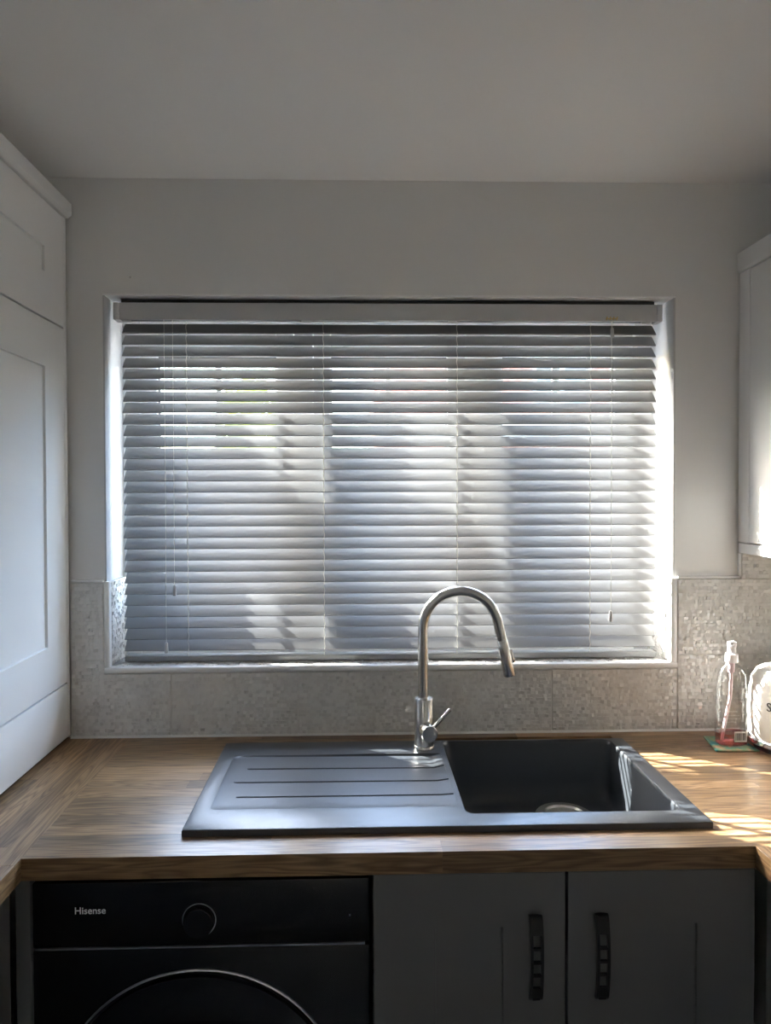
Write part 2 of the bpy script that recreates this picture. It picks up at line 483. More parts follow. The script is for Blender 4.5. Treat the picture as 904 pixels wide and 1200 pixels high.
# glazed quadrant trim round the lower recess and along the tile tops
def sill_trim():
    prof = [(0.006, 1.0865)] + [(TY + 0.001 - 0.006 * math.sin(math.pi * k / 8), 1.0935 - 0.0080 * math.cos(math.pi * k / 8)) for k in range(9)] + [(0.006, 1.1012)]
    return MB().prism(prof, 0, RX0 - 0.004, RX1 + 0.008)
struct('trim_4', sill_trim(), M['tile_trim'])
def side_trim(xa, xb):
    pts = [(xa, 0.006)] + [((xa + xb) / 2 - (xb - xa) / 2 * math.cos(math.pi * k / 8), TY + 0.001 - 0.005 * math.sin(math.pi * k / 8)) for k in range(9)] + [(xb, 0.006)]
    return MB().prism(pts, 2, 1.1013, ZT[2] + 0.002)
struct('trim_5', side_trim(RX0 - 0.005, RX0 + 0.0095), M['tile_trim'])
struct('trim_6', side_trim(RX1 - 0.0095, RX1 + 0.0085), M['tile_trim'])
struct('trim_7', MB().box(XJ[0], RX0 - 0.006, TY - 0.001, 0, ZT[2] + 0.0004, ZT[2] + 0.007, 0.002), M['tile_trim'])
struct('trim_8', MB().box(RX1 + 0.009, 1.0285, TY - 0.001, 0, ZT[2] + 0.0004, ZT[2] + 0.007, 0.002), M['tile_trim'])
struct('trim_9', MB().box(1.0235, 1.0290, TY - 0.001, 0, ZT[2] + 0.0075, 1.391, 0.0015), M['tile_trim'])
struct('trim_10', MB().prism([(0, WT + 0.0005), (TY - 0.005, WT + 0.0005), (TY - 0.001, WT + 0.006), (0, WT + 0.006)], 0, -0.742, XR), M['sealant'])

# ------------------------------------------------------------------ window
win = empty('window_1', ((RX0 + RX1) / 2, 0.18, RZ0), kind='structure')
FY0, FY1 = 0.141, 0.195
GX = [(-0.556, -0.221), (-0.067, 0.265), (0.423, 0.747)]
GZ0, GZ1 = 1.270, 1.942
MB().frame(RX0 + 0.0005, RX1 - 0.0005, RZ0 + 0.0005, RZ1 - 0.0005, FY0, FY1, (0.048, 0.048, 0.055, 0.062), 0.003).build('frame', M['upvc'], win)
for a, b_ in ((GX[0][1], GX[1][0]), (GX[1][1], GX[2][0])):
    c = (a + b_) / 2
    MB().box(c - 0.026, c + 0.026, FY0, FY1, RZ0 + 0.056, RZ1 - 0.063, 0.003).build('mullion', M['upvc'], win)
for k, (a, b_) in enumerate(GX):
    x0 = RX0 + 0.05 if k == 0 else (GX[k - 1][1] + a) / 2 + 0.028
    x1 = RX1 - 0.05 if k == 2 else (GX[k + 1][0] + b_) / 2 - 0.028
    z0, z1 = RZ0 + 0.058, RZ1 - 0.065
    s_ = MB().frame(x0, x1, z0, z1, FY0 + 0.012, FY1 + 0.004, (a - x0, x1 - b_, GZ0 - z0, z1 - GZ1), 0.004).build('sash', M['upvc'], win)
    MB().frame(a + 0.0005, b_ - 0.0005, GZ0 + 0.0005, GZ1 - 0.0005, 0.168, 0.174, 0.0035).build('gasket', M['gasket'], s_)
    MB().box(a + 0.001, b_ - 0.001, 0.176, 0.180, GZ0 + 0.001, GZ1 - 0.001).build('pane', M['glass'], s_)
    c = [-0.389, 0.097, 0.582][k]
    MB().box(c - 0.008, c + 0.008, 0.182, 0.192, GZ0 + 0.001, GZ1 - 0.001, 0.001).build('glazing_bar', M['upvc'], s_)

# ------------------------------------------------------------------ venetian blind
BX0, BX1 = -0.6165, 0.8195
BY = 0.056
TILT, SW, STH = rad(46.3), 0.0408, 0.0031
NS, ZS0, ZS1 = 29, 1.9815, 1.1335
blind = empty('venetian_blind', (0.1, BY, 1.101), 'grey wooden venetian blind with tilted slats hanging inside the window recess', 'blind')
MB().box(-0.618, 0.812, 0.020, 0.028, 2.0125, 2.0570, 0.0015).build('valance', M['valance'], blind)
MB().box(-0.615, 0.809, 0.0295, 0.078, 2.020, 2.0670, 0.001).build('headrail', M['dark_plastic'], blind)  # coloured dark so the gap above the valance reads as black shade
for x0, x1 in ((-0.6335, -0.6185), (0.8125, 0.8275)):
    MB().box(x0, x1, 0.0195, 0.060, 2.0120, 2.0580, 0.002).build('end_cap', M['valance'], blind)
# one slat: slightly crowned section, lower edge towards the room
def slat_mesh():
    n = 6; top = []; bot = []
    for k in range(n + 1):
        s_ = -SW / 2 + SW * k / n
        crown = 0.0003 * (1 - (2 * s_ / SW) ** 2)
        yy = s_ * math.cos(TILT); zz = s_ * math.sin(TILT)
        ny, nz = -math.sin(TILT), math.cos(TILT)
        top.append((yy + ny * (STH / 2 + crown), zz + nz * (STH / 2 + crown)))
        bot.append((yy + ny * (-STH / 2 + crown), zz + nz * (-STH / 2 + crown)))
    return top + bot[::-1]
sec = slat_mesh()
zc0 = SW / 2 * math.sin(TILT)
proto = MB().prism([(BY + p[0], 1.5 + p[1]) for p in sec], 0, BX0, BX1).build('slat', M['slat'], blind, center=False)
base_z = proto.location.z
for i in range(NS):
    o = proto if i == 0 else proto.copy()
    if i: col.objects.link(o)
    z = ZS0 + (ZS1 - ZS0) * i / (NS - 1) + zc0
    o.location = (random.uniform(-0.0012, 0.0012), 0, z - 1.5 + random.uniform(-0.0005, 0.0005))
    o.rotation_euler = (0, rad(random.uniform(-0.035, 0.035)), 0)
br_top = 1.1235
MB().box(BX0 - 0.0005, BX1 + 0.002, BY - 0.019, BY + 0.019, 1.1045, 1.1195, 0.003).build('bottom_rail', M['slat'], blind)
yf = BY - SW / 2 * math.cos(TILT) - 0.0022
yb = BY + SW / 2 * math.cos(TILT) + 0.0022
for cx in (-0.447, -0.083, 0.2765, 0.639):
    m = MB()
    pts = []
    for i in range(NS * 2 + 3):
        z = 2.012 - (2.012 - 1.112) * i / (NS * 2 + 2)
        pts.append((cx + 0.0012 * (-1) ** i, yf, z))
    m.tube(pts, 0.0011, 5)
    m.tube([(cx, yb, 2.018), (cx, yb, 1.112)], 0.0008, 5)
    m.build('ladder_cord', M['cord'], blind)
def pull(x, z_end, z_top, name, y=0.0165):
    c = MB().tube([(x, y, z_top), (x + 0.0008, y, (z_top + z_end) / 2), (x, y, z_end)], 0.0007, 5).build(name, M['cord'], blind)
    rings = []
    for zz, r in ((0.0, 0.0052), (0.004, 0.0056), (0.020, 0.0046), (0.027, 0.0040), (0.029, 0.0022)):
        rings.append([(x + r * math.cos(2 * math.pi * k / 14), y + r * math.sin(2 * math.pi * k / 14), z_end - 0.026 + zz) for k in range(14)])
    MB().loft(rings).build('tassel', M['tassel'], c)
pull(-0.4775, 1.310, 2.012, 'tilt_cord')
pull(-0.500, 1.158, 2.012, 'tilt_cord')
pull(0.688, 1.233, 2.012, 'lift_cord')
c = MB().tube([(0.688, 0.013, 2.014), (0.688, 0.013, 1.992)], 0.0008, 5).build('lift_cord', M['cord'], blind)
MB().box(0.6835, 0.6925, 0.009, 0.0155, 1.967, 1.992, 0.002).build('tassel', M['tassel'], c)
m = MB(); m.tube([(0.672, 0.0155, 2.018), (0.704, 0.0155, 2.018)], 0.0018, 8)
for k in range(4): m.tube([(0.674 + k * 0.009, 0.0155, 2.0135), (0.676 + k * 0.009, 0.0145, 2.0225)], 0.0022, 8)
m.build('cord_lock', M['brass'], blind)
for x in (-0.60, -0.128, 0.262, 0.785):
    MB().box(x - 0.012, x + 0.012, 0.022, 0.034, 2.0085, 2.0120, 0.001).build('bracket_clip', M['tassel'], blind)

# ------------------------------------------------------------------ oak worktops made of staves
BWX0, BWX1, BWY0, BWY1 = 0.190, 0.668, -0.540, -0.075    # sink cut-out
WF = -0.630
def stave(x0, x1, y0, y1, parent, along_y=False):
    if x1 - x0 < 0.012 or y1 - y0 < 0.012: return
    o = MB()
    if along_y:       # built along x, then turned so the grain follows
        o.box(-(y1 - y0) / 2, (y1 - y0) / 2, -(x1 - x0) / 2, (x1 - x0) / 2, -0.02, 0.02, 0.00035, 1)
    else:
        o.box(-(x1 - x0) / 2, (x1 - x0) / 2, -(y1 - y0) / 2, (y1 - y0) / 2, -0.02, 0.02, 0.00035, 1)
    me = bpy.data.meshes.new('stave'); o.bm.to_mesh(me); o.bm.free(); me.materials.append(M['oak'])
    ob = bpy.data.objects.new('stave', me); col.objects.link(ob)
    ob.parent = parent
    ob.location = Vector(((x0 + x1) / 2, (y0 + y1) / 2, WT - 0.02)) - ORG[parent.name]
    if along_y: ob.rotation_euler = (0, 0, rad(90))
wm_ = empty('worktop', (0.37, -0.315, 0.877), 'oiled oak worktop of lengthwise staves under the window holding the sink', 'worktop')
rows = 15; rh = (0 - WF) / rows
rng = random.Random(3)
for r in range(rows):
    y1 = 0 - r * rh; y0 = y1 - rh
    cuts = [-0.588]; x = -0.588 + rng.uniform(0.2, 0.8)
    while x < XR - 0.15: cuts.append(x); x += rng.uniform(0.45, 0.85)
    cuts.append(XR)
    for a, b_ in zip(cuts, cuts[1:]):
        if y0 < BWY1 - 1e-4 and y1 > BWY0 + 1e-4:
            if a < BWX0: stave(a, min(b_, BWX0), y0, y1, wm_)
            if b_ > BWX1: stave(max(a, BWX1), b_, y0, y1, wm_)
        else: stave(a, b_, y0, y1, wm_)
wl_ = empty('worktop', (-0.894, -1.2, 0.877), 'oiled oak worktop return running under the tall white unit', 'worktop')
wr_ = empty('worktop', (1.03, -1.5, 0.877), 'oiled oak worktop return on the side of the wall cabinet', 'worktop')
for par, xa, xb, ya in ((wl_, XL, -0.588, 0.0), (wr_, 0.721, XR, WF)):
    n = 15; w = (xb - xa) / n
    for r in range(n):
        y = ya; first = True
        while y > -2.39:
            L = rng.uniform(0.25, 0.9) if first else rng.uniform(0.5, 1.0); first = False
            y2 = max(-2.4, y - L)
            if y2 < -2.25: y2 = -2.4
            stave(xa + r * w, xa + (r + 1) * w, y2, y, par, True); y = y2

# ------------------------------------------------------------------ sink
SX0, SX1, SY0, SY1 = -0.3225, 0.6765, -0.5585, -0.097
SZ = 0.930
sink = empty('kitchen_sink', (0.2, -0.33, WT), 'anthracite composite kitchen sink with single bowl and ribbed drainer', 'sink')
b0x, b1x, b0y, b1y = 0.215, 0.642, -0.510, -0.104
d0x, d1x, d0y, d1y = -0.290, 0.2035, -0.475, -0.1835     # sunken drainer field
def rrect(x0, x1, y0, y1, r, z, n=5):
    p = []
    for cx, cy_, a0 in ((x1 - r, y1 - r, 0), (x0 + r, y1 - r, 90), (x0 + r, y0 + r, 180), (x1 - r, y0 + r, 270)):
        for k in range(n + 1):
            a = rad(a0 + 90 * k / n); p.append((cx + r * math.cos(a), cy_ + r * math.sin(a), z))
    return p
# rim: outline plate with a rounded bowl hole, made from rings joined by quads
outer = [(SX0, SY0), (SX1, SY0), (SX1, SY1), (SX0, SY1)]
bm2 = bmesh.new()
hole = rrect(b0x, b1x, b0y, b1y, 0.020, SZ)
vo = [bm2.verts.new((x, y, SZ)) for x, y in outer]
vh = [bm2.verts.new(p) for p in hole]
field = rrect(d0x, d1x, d0y, d1y, 0.012, SZ)
vf = [bm2.verts.new(p) for p in field]
ed = []
for ring in (vo, vh, vf):
    for i in range(len(ring)): ed.append(bm2.edges.new((ring[i], ring[(i + 1) % len(ring)])))
bmesh.ops.triangle_fill(bm2, use_beauty=True, use_dissolve=False, edges=ed)
# drop faces that fall inside the hole or the field
for f in list(bm2.faces):
    c = f.calc_center_median()
    if (b0x < c.x < b1x and b0y < c.y < b1y and all(v in vh for v in f.verts)) or (d0x < c.x < d1x and d0y < c.y < d1y and all(v in vf for v in f.verts)):
        bm2.faces.remove(f)
for f in bm2.faces:
    if f.normal.z < 0: f.normal_flip()
# outer skirt with a small rounded edge
def skirt(ring_pts, offs):
    prev = vo
    cx, cy_ = (SX0 + SX1) / 2, (SY0 + SY1) / 2
    for dx, z in offs:
        cur = []
        for x, y in outer:
            cur.append(bm2.verts.new((x + (dx if x > cx else -dx), y + (dx if y > cy_ else -dx), z)))
        for i in range(4):
            bm2.faces.new((prev[i], cur[i], cur[(i + 1) % 4], prev[(i + 1) % 4]))
        prev = cur
skirt(outer, ((0.0013, SZ - 0.0006), (0.0019, SZ - 0.0019), (0.0019, WT + 0.0002)))
m = MB(); m._join(bm2)
sink_rim_o = m.build('rim', M['sink'], sink, sharp=50)
# bowl
DEP = 0.147
m = MB()
rings = [rrect(b0x, b1x, b0y, b1y, 0.020, SZ)]
for dz, ins, r in ((0.003, 0.0022, 0.022), (0.010, 0.0040, 0.024), (0.10, 0.0100, 0.035), (0.128, 0.0150, 0.040), (0.141, 0.0240, 0.045), (DEP, 0.0400, 0.05)):
    rings.append(rrect(b0x + ins, b1x - ins, b0y + ins, b1y - ins, r, SZ - dz))
cx, cy_ = 0.500, -0.202
last = rings[-1]
ring_d = []
for p in last:
    v = Vector((p[0] - cx, p[1] - cy_)); v.normalize(); ring_d.append((cx + v.x * 0.071, cy_ + v.y * 0.071, SZ - DEP - 0.002))
rings.append(ring_d)
m.loft(rings, cap0=False, cap1=True)
m.build('bowl', M['sink'], sink)
dr = []
for r, z in ((0.069, 0.0005), (0.066, 0.004), (0.050, 0.005), (0.046, 0.001), (0.012, 0.0), (0.010, 0.006), (0.003, 0.008)):
    dr.append([(cx + r * math.cos(2 * math.pi * k / 40), cy_ + r * math.sin(2 * math.pi * k / 40), SZ - DEP - 0.0015 + z) for k in range(40)])
MB().loft(dr).build('drain_strainer', M['drain'], sink)
# drainer field: shallow ramp falling to the rear right, with three ribs cut as grooves
b = bmesh.new()
def fz(x, y):
    u = (x - d0x) / (d1x - d0x); v = (y - d0y) / (d1y - d0y)
    edge = min((x - d0x), (d1x - x) * 3, (y - d0y), (d1y - y)) / 0.006
    drop = 0.0003 + (0.0022 + 0.0040 * u) * max(0.0, v - 0.12) / 0.88 + 0.0008
    return SZ - 0.0004 - drop * max(0.0, min(1.0, edge))
gro = [(-0.2475, 0.2035, -0.259), (-0.249, 0.2035, -0.337), (-0.246, 0.2035, -0.4145)]
ys = sorted(set([d0y, d0y + 0.006, d1y - 0.004, d1y] + [d0y + (d1y - d0y) * k / 12 for k in range(13)] + [g[2] + s_ for g in gro for s_ in (-0.0042, -0.0026, 0.0, 0.0026)]))
xs = sorted(set([d0x, d0x + 0.006, d1x] + [d0x + (d1x - d0x) * k / 20 for k in range(21)] + [-0.2475, -0.243]))
grid = []
for y in ys:
    row = []
    for x in xs:
        z = fz(x, y)
        for gx0, gx1, gy in gro:
            if x > gx0 + 0.0001 and gy - 0.0030 < y < gy + 0.0004: z -= 0.0035
        row.append(b.verts.new((x, y, z)))
    grid.append(row)
for a, c in zip(grid, grid[1:]):
    for k in range(len(xs) - 1): b.faces.new((a[k], a[k + 1], c[k + 1], c[k]))
m = MB(); m._join(b)
m.build('drainer', M['sink'], sink, sharp=25)
# deep shadow channel along the rear of the drainer and its steep end towards the bowl
m = MB(); m.prism([(d1y - 0.0002, SZ - 0.0004), (d1y - 0.0002, SZ - 0.012), (d1y + 0.004, SZ - 0.012), (d1y + 0.004, SZ - 0.0006)], 0, d0x + 0.012, d1x - 0.004)
m.build('drainer_upstand', M['sink'], sink)

# ------------------------------------------------------------------ tap
FX, FYc = 0.1680, -0.1480
tap = empty('kitchen_tap', (FX, FYc, SZ + 0.0002), 'brushed steel pull-out kitchen tap with tall swan neck on the sink ledge', 'tap')
def cyl_rings(cx, cy_, prof, n=28):
    return [[(cx + r * math.cos(2 * math.pi * k / n), cy_ + r * math.sin(2 * math.pi * k / n), z) for k in range(n)] for r, z in prof]
z0 = SZ + 0.0003
MB().loft(cyl_rings(FX, FYc, ((0.0248, z0), (0.0248, z0 + 0.007), (0.0240, z0 + 0.008)))).build('base_ring', M['steel'], tap)
MB().loft(cyl_rings(FX, FYc, ((0.0234, z0 + 0.008), (0.0234, 1.0515), (0.0225, 1.0530), (0.0135, 1.0530)))).build('body', M['steel'], tap)
NR = 0.0126
R = 0.0912; ccz = 1.2245
sw = rad(6)                                               # neck swivelled slightly towards the room
def neck_pt(u, z): return (FX - 0.002 + u * math.cos(sw), FYc - u * math.sin(sw), z)
path = [neck_pt(0, 1.050), neck_pt(0, 1.14), neck_pt(0, ccz)]
for k in range(1, 27):
    a = math.pi * (1 - k / 26 * 0.930)
    path.append(neck_pt(R + R * math.cos(a), ccz + R * math.sin(a)))
ea = math.pi * (1 - 0.930)
tx, tz = math.sin(ea), -math.cos(ea)
pe = (R + R * math.cos(ea), ccz + R * math.sin(ea))
path.append(neck_pt(pe[0] + tx * 0.047, pe[1] + tz * 0.047))
pj = (pe[0] + tx * 0.047, pe[1] + tz * 0.047)
MB().tube(path, NR, 24).build('neck', M['steel'], tap)
h = MB()
hd = [neck_pt(pj[0] + tx * s_, pj[1] + tz * s_) for s_ in (0.0008, 0.0025, 0.03, 0.088, 0.0895)]
h.tube(hd, [0.0122, 0.0133, 0.0140, 0.0148, 0.0138], 24)
head = h.build('spray_head', M['steel'], tap)
bp_ = [neck_pt(pj[0] + tx * s_ + 0.0155, pj[1] + tz * s_ + 0.0015) for s_ in (0.026, 0.028, 0.056, 0.058)]
MB().tube(bp_, [0.0030, 0.0042, 0.0042, 0.0030], 10).build('spray_button', M['steel'], head)
# lever hub facing the room and its pin lever
hx, hz = 0.1765, 0.9805
hubp = [(FX + 0.003, FYc - 0.012, hz), (FX + 0.0055, FYc - 0.030, hz), (hx, FYc - 0.0515, hz), (hx + 0.0003, FYc - 0.053, hz)]
hub = MB().tube(hubp, [0.0195, 0.0200, 0.0200, 0.0188], 28).build('lever_hub', M['steel'], tap)
MB().tube([(hx + 0.008, FYc - 0.040, hz + 0.010), (hx + 0.0485, FYc - 0.046, hz + 0.0565), (hx + 0.0495, FYc - 0.046, hz + 0.0577)], [0.0046, 0.0046, 0.0036], 14).build('lever', M['steel'], hub)

# ------------------------------------------------------------------ tall white unit standing on the left return
unit = empty('dresser_unit', (-0.97, -0.33, WT), 'tall white shaker dresser unit standing on the oak worktop', 'cabinet')
UX = -0.742
MB().box(XL + 0.001, UX - 0.0205, -0.632, -0.0105, 0.9275, 2.262).build('carcass', M['cabinet_white'], unit)
MB().box(XL + 0.02, UX - 0.045, -0.61, -0.02, WT + 0.0005, 0.9272).build('plinth', M['cabinet_white'], unit)
MB().box(UX - 0.020, UX - 0.0005, -0.0285, -0.0105, 0.9275, 2.262, 0.0008).build('filler_strip', M['cabinet_white'], unit)
MB().prism([(UX - 0.03, 2.2625), (UX + 0.006, 2.2625), (UX + 0.016, 2.270), (UX + 0.016, 2.300), (UX - 0.03, 2.300)], 1, -0.65, -0.0105, 0.001).build('cornice', M['cabinet_white'], unit)
def shaker(name, to3, u0, u1, v0, v1, mg, parent, mat, t=0.020, dep=0.006):
    """framed door; to3(u, v, w) with w = depth behind the face; mg = left, right, bottom, top frame widths"""
    b = bmesh.new(); l, r, bo, to = mg
    e = 0.001
    def ring(a0, a1, c0, c1, w): return [b.verts.new(to3(*p, w)) for p in ((a0, c0), (a1, c0), (a1, c1), (a0, c1))]
    back = ring(u0, u1, v0, v1, t); out = ring(u0, u1, v0, v1, e); fo = ring(u0 + e, u1 - e, v0 + e, v1 - e, 0)
    fi = ring(u0 + l, u1 - r, v0 + bo, v1 - to, 0); pi = ring(u0 + l + 0.0012, u1 - r - 0.0012, v0 + bo + 0.0012, v1 - to - 0.0012, dep)
    pb = ring(u0 + l + 0.0012, u1 - r - 0.0012, v0 + bo + 0.0012, v1 - to - 0.0012, t)
    for A, B_ in ((back, out), (out, fo), (fo, fi), (fi, pi), (pi, pb), (pb, back)):
        for k in range(4): b.faces.new((A[k], A[(k + 1) % 4], B_[(k + 1) % 4], B_[k]))
    bmesh.ops.recalc_face_normals(b, faces=b.faces[:])
    m = MB(); m._join(b); o = m.build(name, mat, parent)
    c0 = to3(u0 + l + 0.0014, v0 + bo + 0.0014, dep); c1 = to3(u1 - r - 0.0014, v1 - to - 0.0014, t - 0.002)
    q = [(min(p), max(p)) for p in zip(c0, c1)]
    MB().box(q[0][0], q[0][1], q[1][0], q[1][1], q[2][0], q[2][1]).build('panel', mat, o)
    return o
def shaker_x(name, X, sgn, y0, y1, z0, z1, fr, parent, mat, dep=0.006, panel=True):
    if not panel:
        return MB().box(min(X, X - sgn * 0.02), max(X, X - sgn * 0.02), y0, y1, z0, z1, 0.0012).build(name, mat, parent)
    return shaker(name, lambda u, v, w: (X - sgn * w, u, v), y0, y1, z0, z1, (fr,) * 4, parent, mat, dep=dep)
shaker_x('door', UX, 1, -0.630, -0.0305, 1.979, 2.2600, 0.110, unit, M['cabinet_white'])
shaker_x('door', UX, 1, -0.630, -0.0305, 1.070, 1.975, 0.113, unit, M['cabinet_white'])
shaker_x('drawer', UX, 1, -0.630, -0.0305, 0.9280, 1.0660, 0.05, unit, M['cabinet_white'], panel=False)

# ------------------------------------------------------------------ wall cabinet on the right
wc = empty('wall_cabinet', (1.18, -0.35, 1.392), 'white wall cabinet with cornice above the soap bottle', 'cabinet')
CX_ = 1.020
MB().box(CX_ + 0.0205, XR - 0.001, -1.26, -0.010, 1.420, 2.131).build('carcass', M['cabinet_white'], wc)
MB().box(CX_ + 0.0005, CX_ + 0.020, -0.0600, -0.0095, 1.4210, 2.131, 0.0008).build('filler_strip', M['cabinet_white'], wc)
MB().box(CX_ + 0.0005, CX_ + 0.020, -1.26, -0.0095, 1.3925, 1.4190, 0.002).build('pelmet', M['cabinet_white'], wc)
MB().prism([(CX_ + 0.03, 2.1315), (CX_ - 0.003, 2.1315), (CX_ - 0.006, 2.138), (CX_ - 0.006, 2.184), (CX_ + 0.03, 2.184)], 1, -1.27, -0.0095, 0.001).build('cornice', M['cabinet_white'], wc)
shaker_x('door', CX_, -1, -0.460, -0.0620, 1.4225, 2.1285, 0.10, wc, M['cabinet_white'])
for k in range(2): shaker_x('door', CX_, -1, -0.860 - 0.4 * k, -0.4620 - 0.4 * k, 1.4225, 2.1285, 0.10, wc, M['cabinet_white'])

# ------------------------------------------------------------------ washing machine
wmx0, wmx1, wmf = -0.5725, 0.0235, -0.622
wmc = (wmx0 + wmx1) / 2 - 0.006
wash = empty('washing_machine', ((wmx0 + wmx1) / 2, -0.33, 0.0), 'black front-loading washing machine built in beneath the oak worktop', 'washing machine')
MB().box(wmx0, wmx1, wmf + 0.025, -0.05, 0.012, 0.868, 0.004).build('body', M['black_gloss'], wash)
MB().box(wmx0, wmx1, wmf, wmf + 0.0245, 0.752, 0.868, 0.003).build('control_panel', M['black_gloss'], wash)
MB().box(wmx0, wmx1, wmf, wmf + 0.0245, 0.020, 0.7475, 0.003).build('front_panel', M['black_gloss'], wash)
MB().box(wmx0 + 0.002, wmx1 - 0.008, wmf - 0.0004, wmf + 0.010, 0.7480, 0.7512).build('chrome_strip', M['chrome_line'], wash)
def ring_y(cx, cz, prof, n=64):
    """surface of revolution about a y axis; prof = (radius, y)"""
    return [[(cx + r * math.cos(2 * math.pi * k / n), y, cz + r * math.sin(2 * math.pi * k / n)) for k in range(n)] for r, y in prof]
dial = MB().loft(ring_y(-0.2792, 0.798, ((0.0265, wmf + 0.0005), (0.0265, wmf - 0.012), (0.0250, wmf - 0.014), (0.001, wmf - 0.014))), False, True).build('dial', M['black_gloss'], wash)
MB().loft(ring_y(-0.2792, 0.798, ((0.0300, wmf - 0.0002), (0.0302, wmf - 0.0022), (0.0288, wmf - 0.0024), (0.0284, wmf - 0.0002))), False, False).build('dial_ring', M['chrome_line'], dial)
dcz, drr = 0.711 - 0.262, 0.262
door = MB().loft(ring_y(wmc, dcz, ((drr - 0.004, wmf - 0.0004), (drr - 0.006, wmf - 0.016), (drr - 0.05, wmf - 0.024), (drr - 0.09, wmf - 0.020), (0.002, wmf - 0.012)), 96), False, True).build('door', M['black_glass'], wash)
MB().loft(ring_y(wmc, dcz, ((drr, wmf - 0.0003), (drr, wmf - 0.0035), (drr - 0.0028, wmf - 0.0046), (drr - 0.0034, wmf - 0.0003)), 96), False, False).build('door_ring', M['chrome_line'], door)
text_part('brand_lettering', 'Hisense', 0.0175, (-0.499, wmf - 0.0004, 0.8125), (rad(90), 0, 0), M['logo'], wash)
MB().box(-0.013, -0.010, wmf - 0.0006, wmf + 0.001, 0.800, 0.803).build('indicator', M['chrome_line'], wash)
for x in (wmx0 + 0.05, wmx1 - 0.05):
    for y in (-0.55, -0.1):
        MB().tube([(x, y, 0.0), (x, y, 0.012)], 0.02, 12).build('foot', M['dark_plastic'], wash)

# ------------------------------------------------------------------ sink base cabinet with two shaker doors
DF = -0.628                                               # door face
bc = empty('sink_cabinet', (0.375, -0.32, 0.0), 'grey shaker base cabinet with two doors below the sink bowl', 'cabinet')
m = MB()
m.box(0.0305, 0.0485, DF + 0.0215, -0.03, 0.10, 0.8765); m.box(0.7045, 0.7225, DF + 0.0215, -0.03, 0.10, 0.8765)
m.box(0.0485, 0.7045, DF + 0.0215, -0.03, 0.10, 0.118); m.box(0.0485, 0.7045, -0.048, -0.03, 0.118, 0.70)
m.build('carcass', M['carcass'], bc)
MB().box(0.0305, 0.7225, -0.57, -0.552, 0.0, 0.099).build('plinth', M['base_grey'], bc)
def shaker_y(x0, x1, z0, z1, fl, fr_, fb, ft, parent, dep=0.005):
    return shaker('door', lambda u, v, w: (u, DF + w, v), x0, x1, z0, z1, (fl, fr_, fb, ft), parent, M['base_grey'], dep=dep)
def pull_handle(x, zt, zb, door_):
    """bow pull with four square openings"""
    m = MB(); w = 0.0116; n = 24
    L = zt - zb
    def yb_(s_): return DF - 0.006 - 0.011 * math.sin(math.pi * min(1, max(0, s_))) ** 0.6
    def strip(x0, x1, s0, s1, k=6):
        rings = []
        for i in range(k + 1):
            s_ = s0 + (s1 - s0) * i / k; y = yb_(s_); z = zb + L * s_
            rings.append([(x0, y - 0.0032, z), (x1, y - 0.0032, z), (x1, y + 0.0032, z), (x0, y + 0.0032, z)])
        m.loft(rings, smooth=False)
    strip(x - w, x + w, 0.0, 0.165); strip(x - w, x + w, 0.80, 1.0)
    strip(x - w, x - w + 0.0046, 0.165, 0.80, 12); strip(x + w - 0.0046, x + w, 0.165, 0.80, 12)
    for k in range(1, 4):
        c = 0.165 + 0.635 * k / 4
        strip(x - w + 0.0046, x + w - 0.0046, c - 0.012, c + 0.012, 1)
    for s_ in (0.04, 0.96):
        z = zb + L * s_
        m.box(x - 0.007, x + 0.007, DF - 0.012, DF - 0.0002, z - 0.006, z + 0.006, 0.001)
    return m.build('handle', M['handle'], door_)
o1 = shaker_y(0.0315, 0.3755, 0.102, 0.8755, 0.110, 0.112, 0.1, 0.0985, bc)
o2 = shaker_y(0.3805, 0.7215, 0.102, 0.8755, 0.109, 0.106, 0.1, 0.0975, bc)
pull_handle(0.3205, 0.8005, 0.6510, o1)
pull_handle(0.4395, 0.8010, 0.6500, o2)

# return base cabinets to both sides (only slivers show under the worktop)
def side_base(x0, x1, face, sgn, ya, yb_, label):
    c = empty('base_cabinet', ((x0 + x1) / 2, (ya + yb_) / 2, 0), label, 'cabinet')
    MB().box(min(x0, x1), max(x0, x1), yb_, ya, 0.10, 0.8765).build('carcass', M['base_grey'], c)
    MB().box(min(x0, x1) + 0.04, max(x0, x1) - 0.04, yb_ + 0.02, ya - 0.02, 0.0, 0.0995).build('plinth', M['base_grey'], c)
    n = 3; w = (ya - yb_) / n
    for k in range(n):
        shaker_x('door', face, sgn, yb_ + k * w + 0.002, yb_ + (k + 1) * w - 0.002, 0.103, 0.8745, 0.1, c, M['base_grey'])
    return c
side_base(XL + 0.001, -0.6225, -0.602, 1, -0.640, -2.39, 'grey base cabinet run under the worktop return beside the washing machine')
side_base(0.7555, XR - 0.001, 0.735, -1, -0.640, -2.39, 'grey base cabinet run under the worktop return beside the sink cabinet')
fp = MB().box(-0.6005, -0.5755, -0.625, -0.605, 0.0, 0.8765, 0.001).build('filler_panel', M['base_grey'], None, center='base')
tag(fp, 'narrow grey filler panel in the corner next to the washing machine', 'panel')

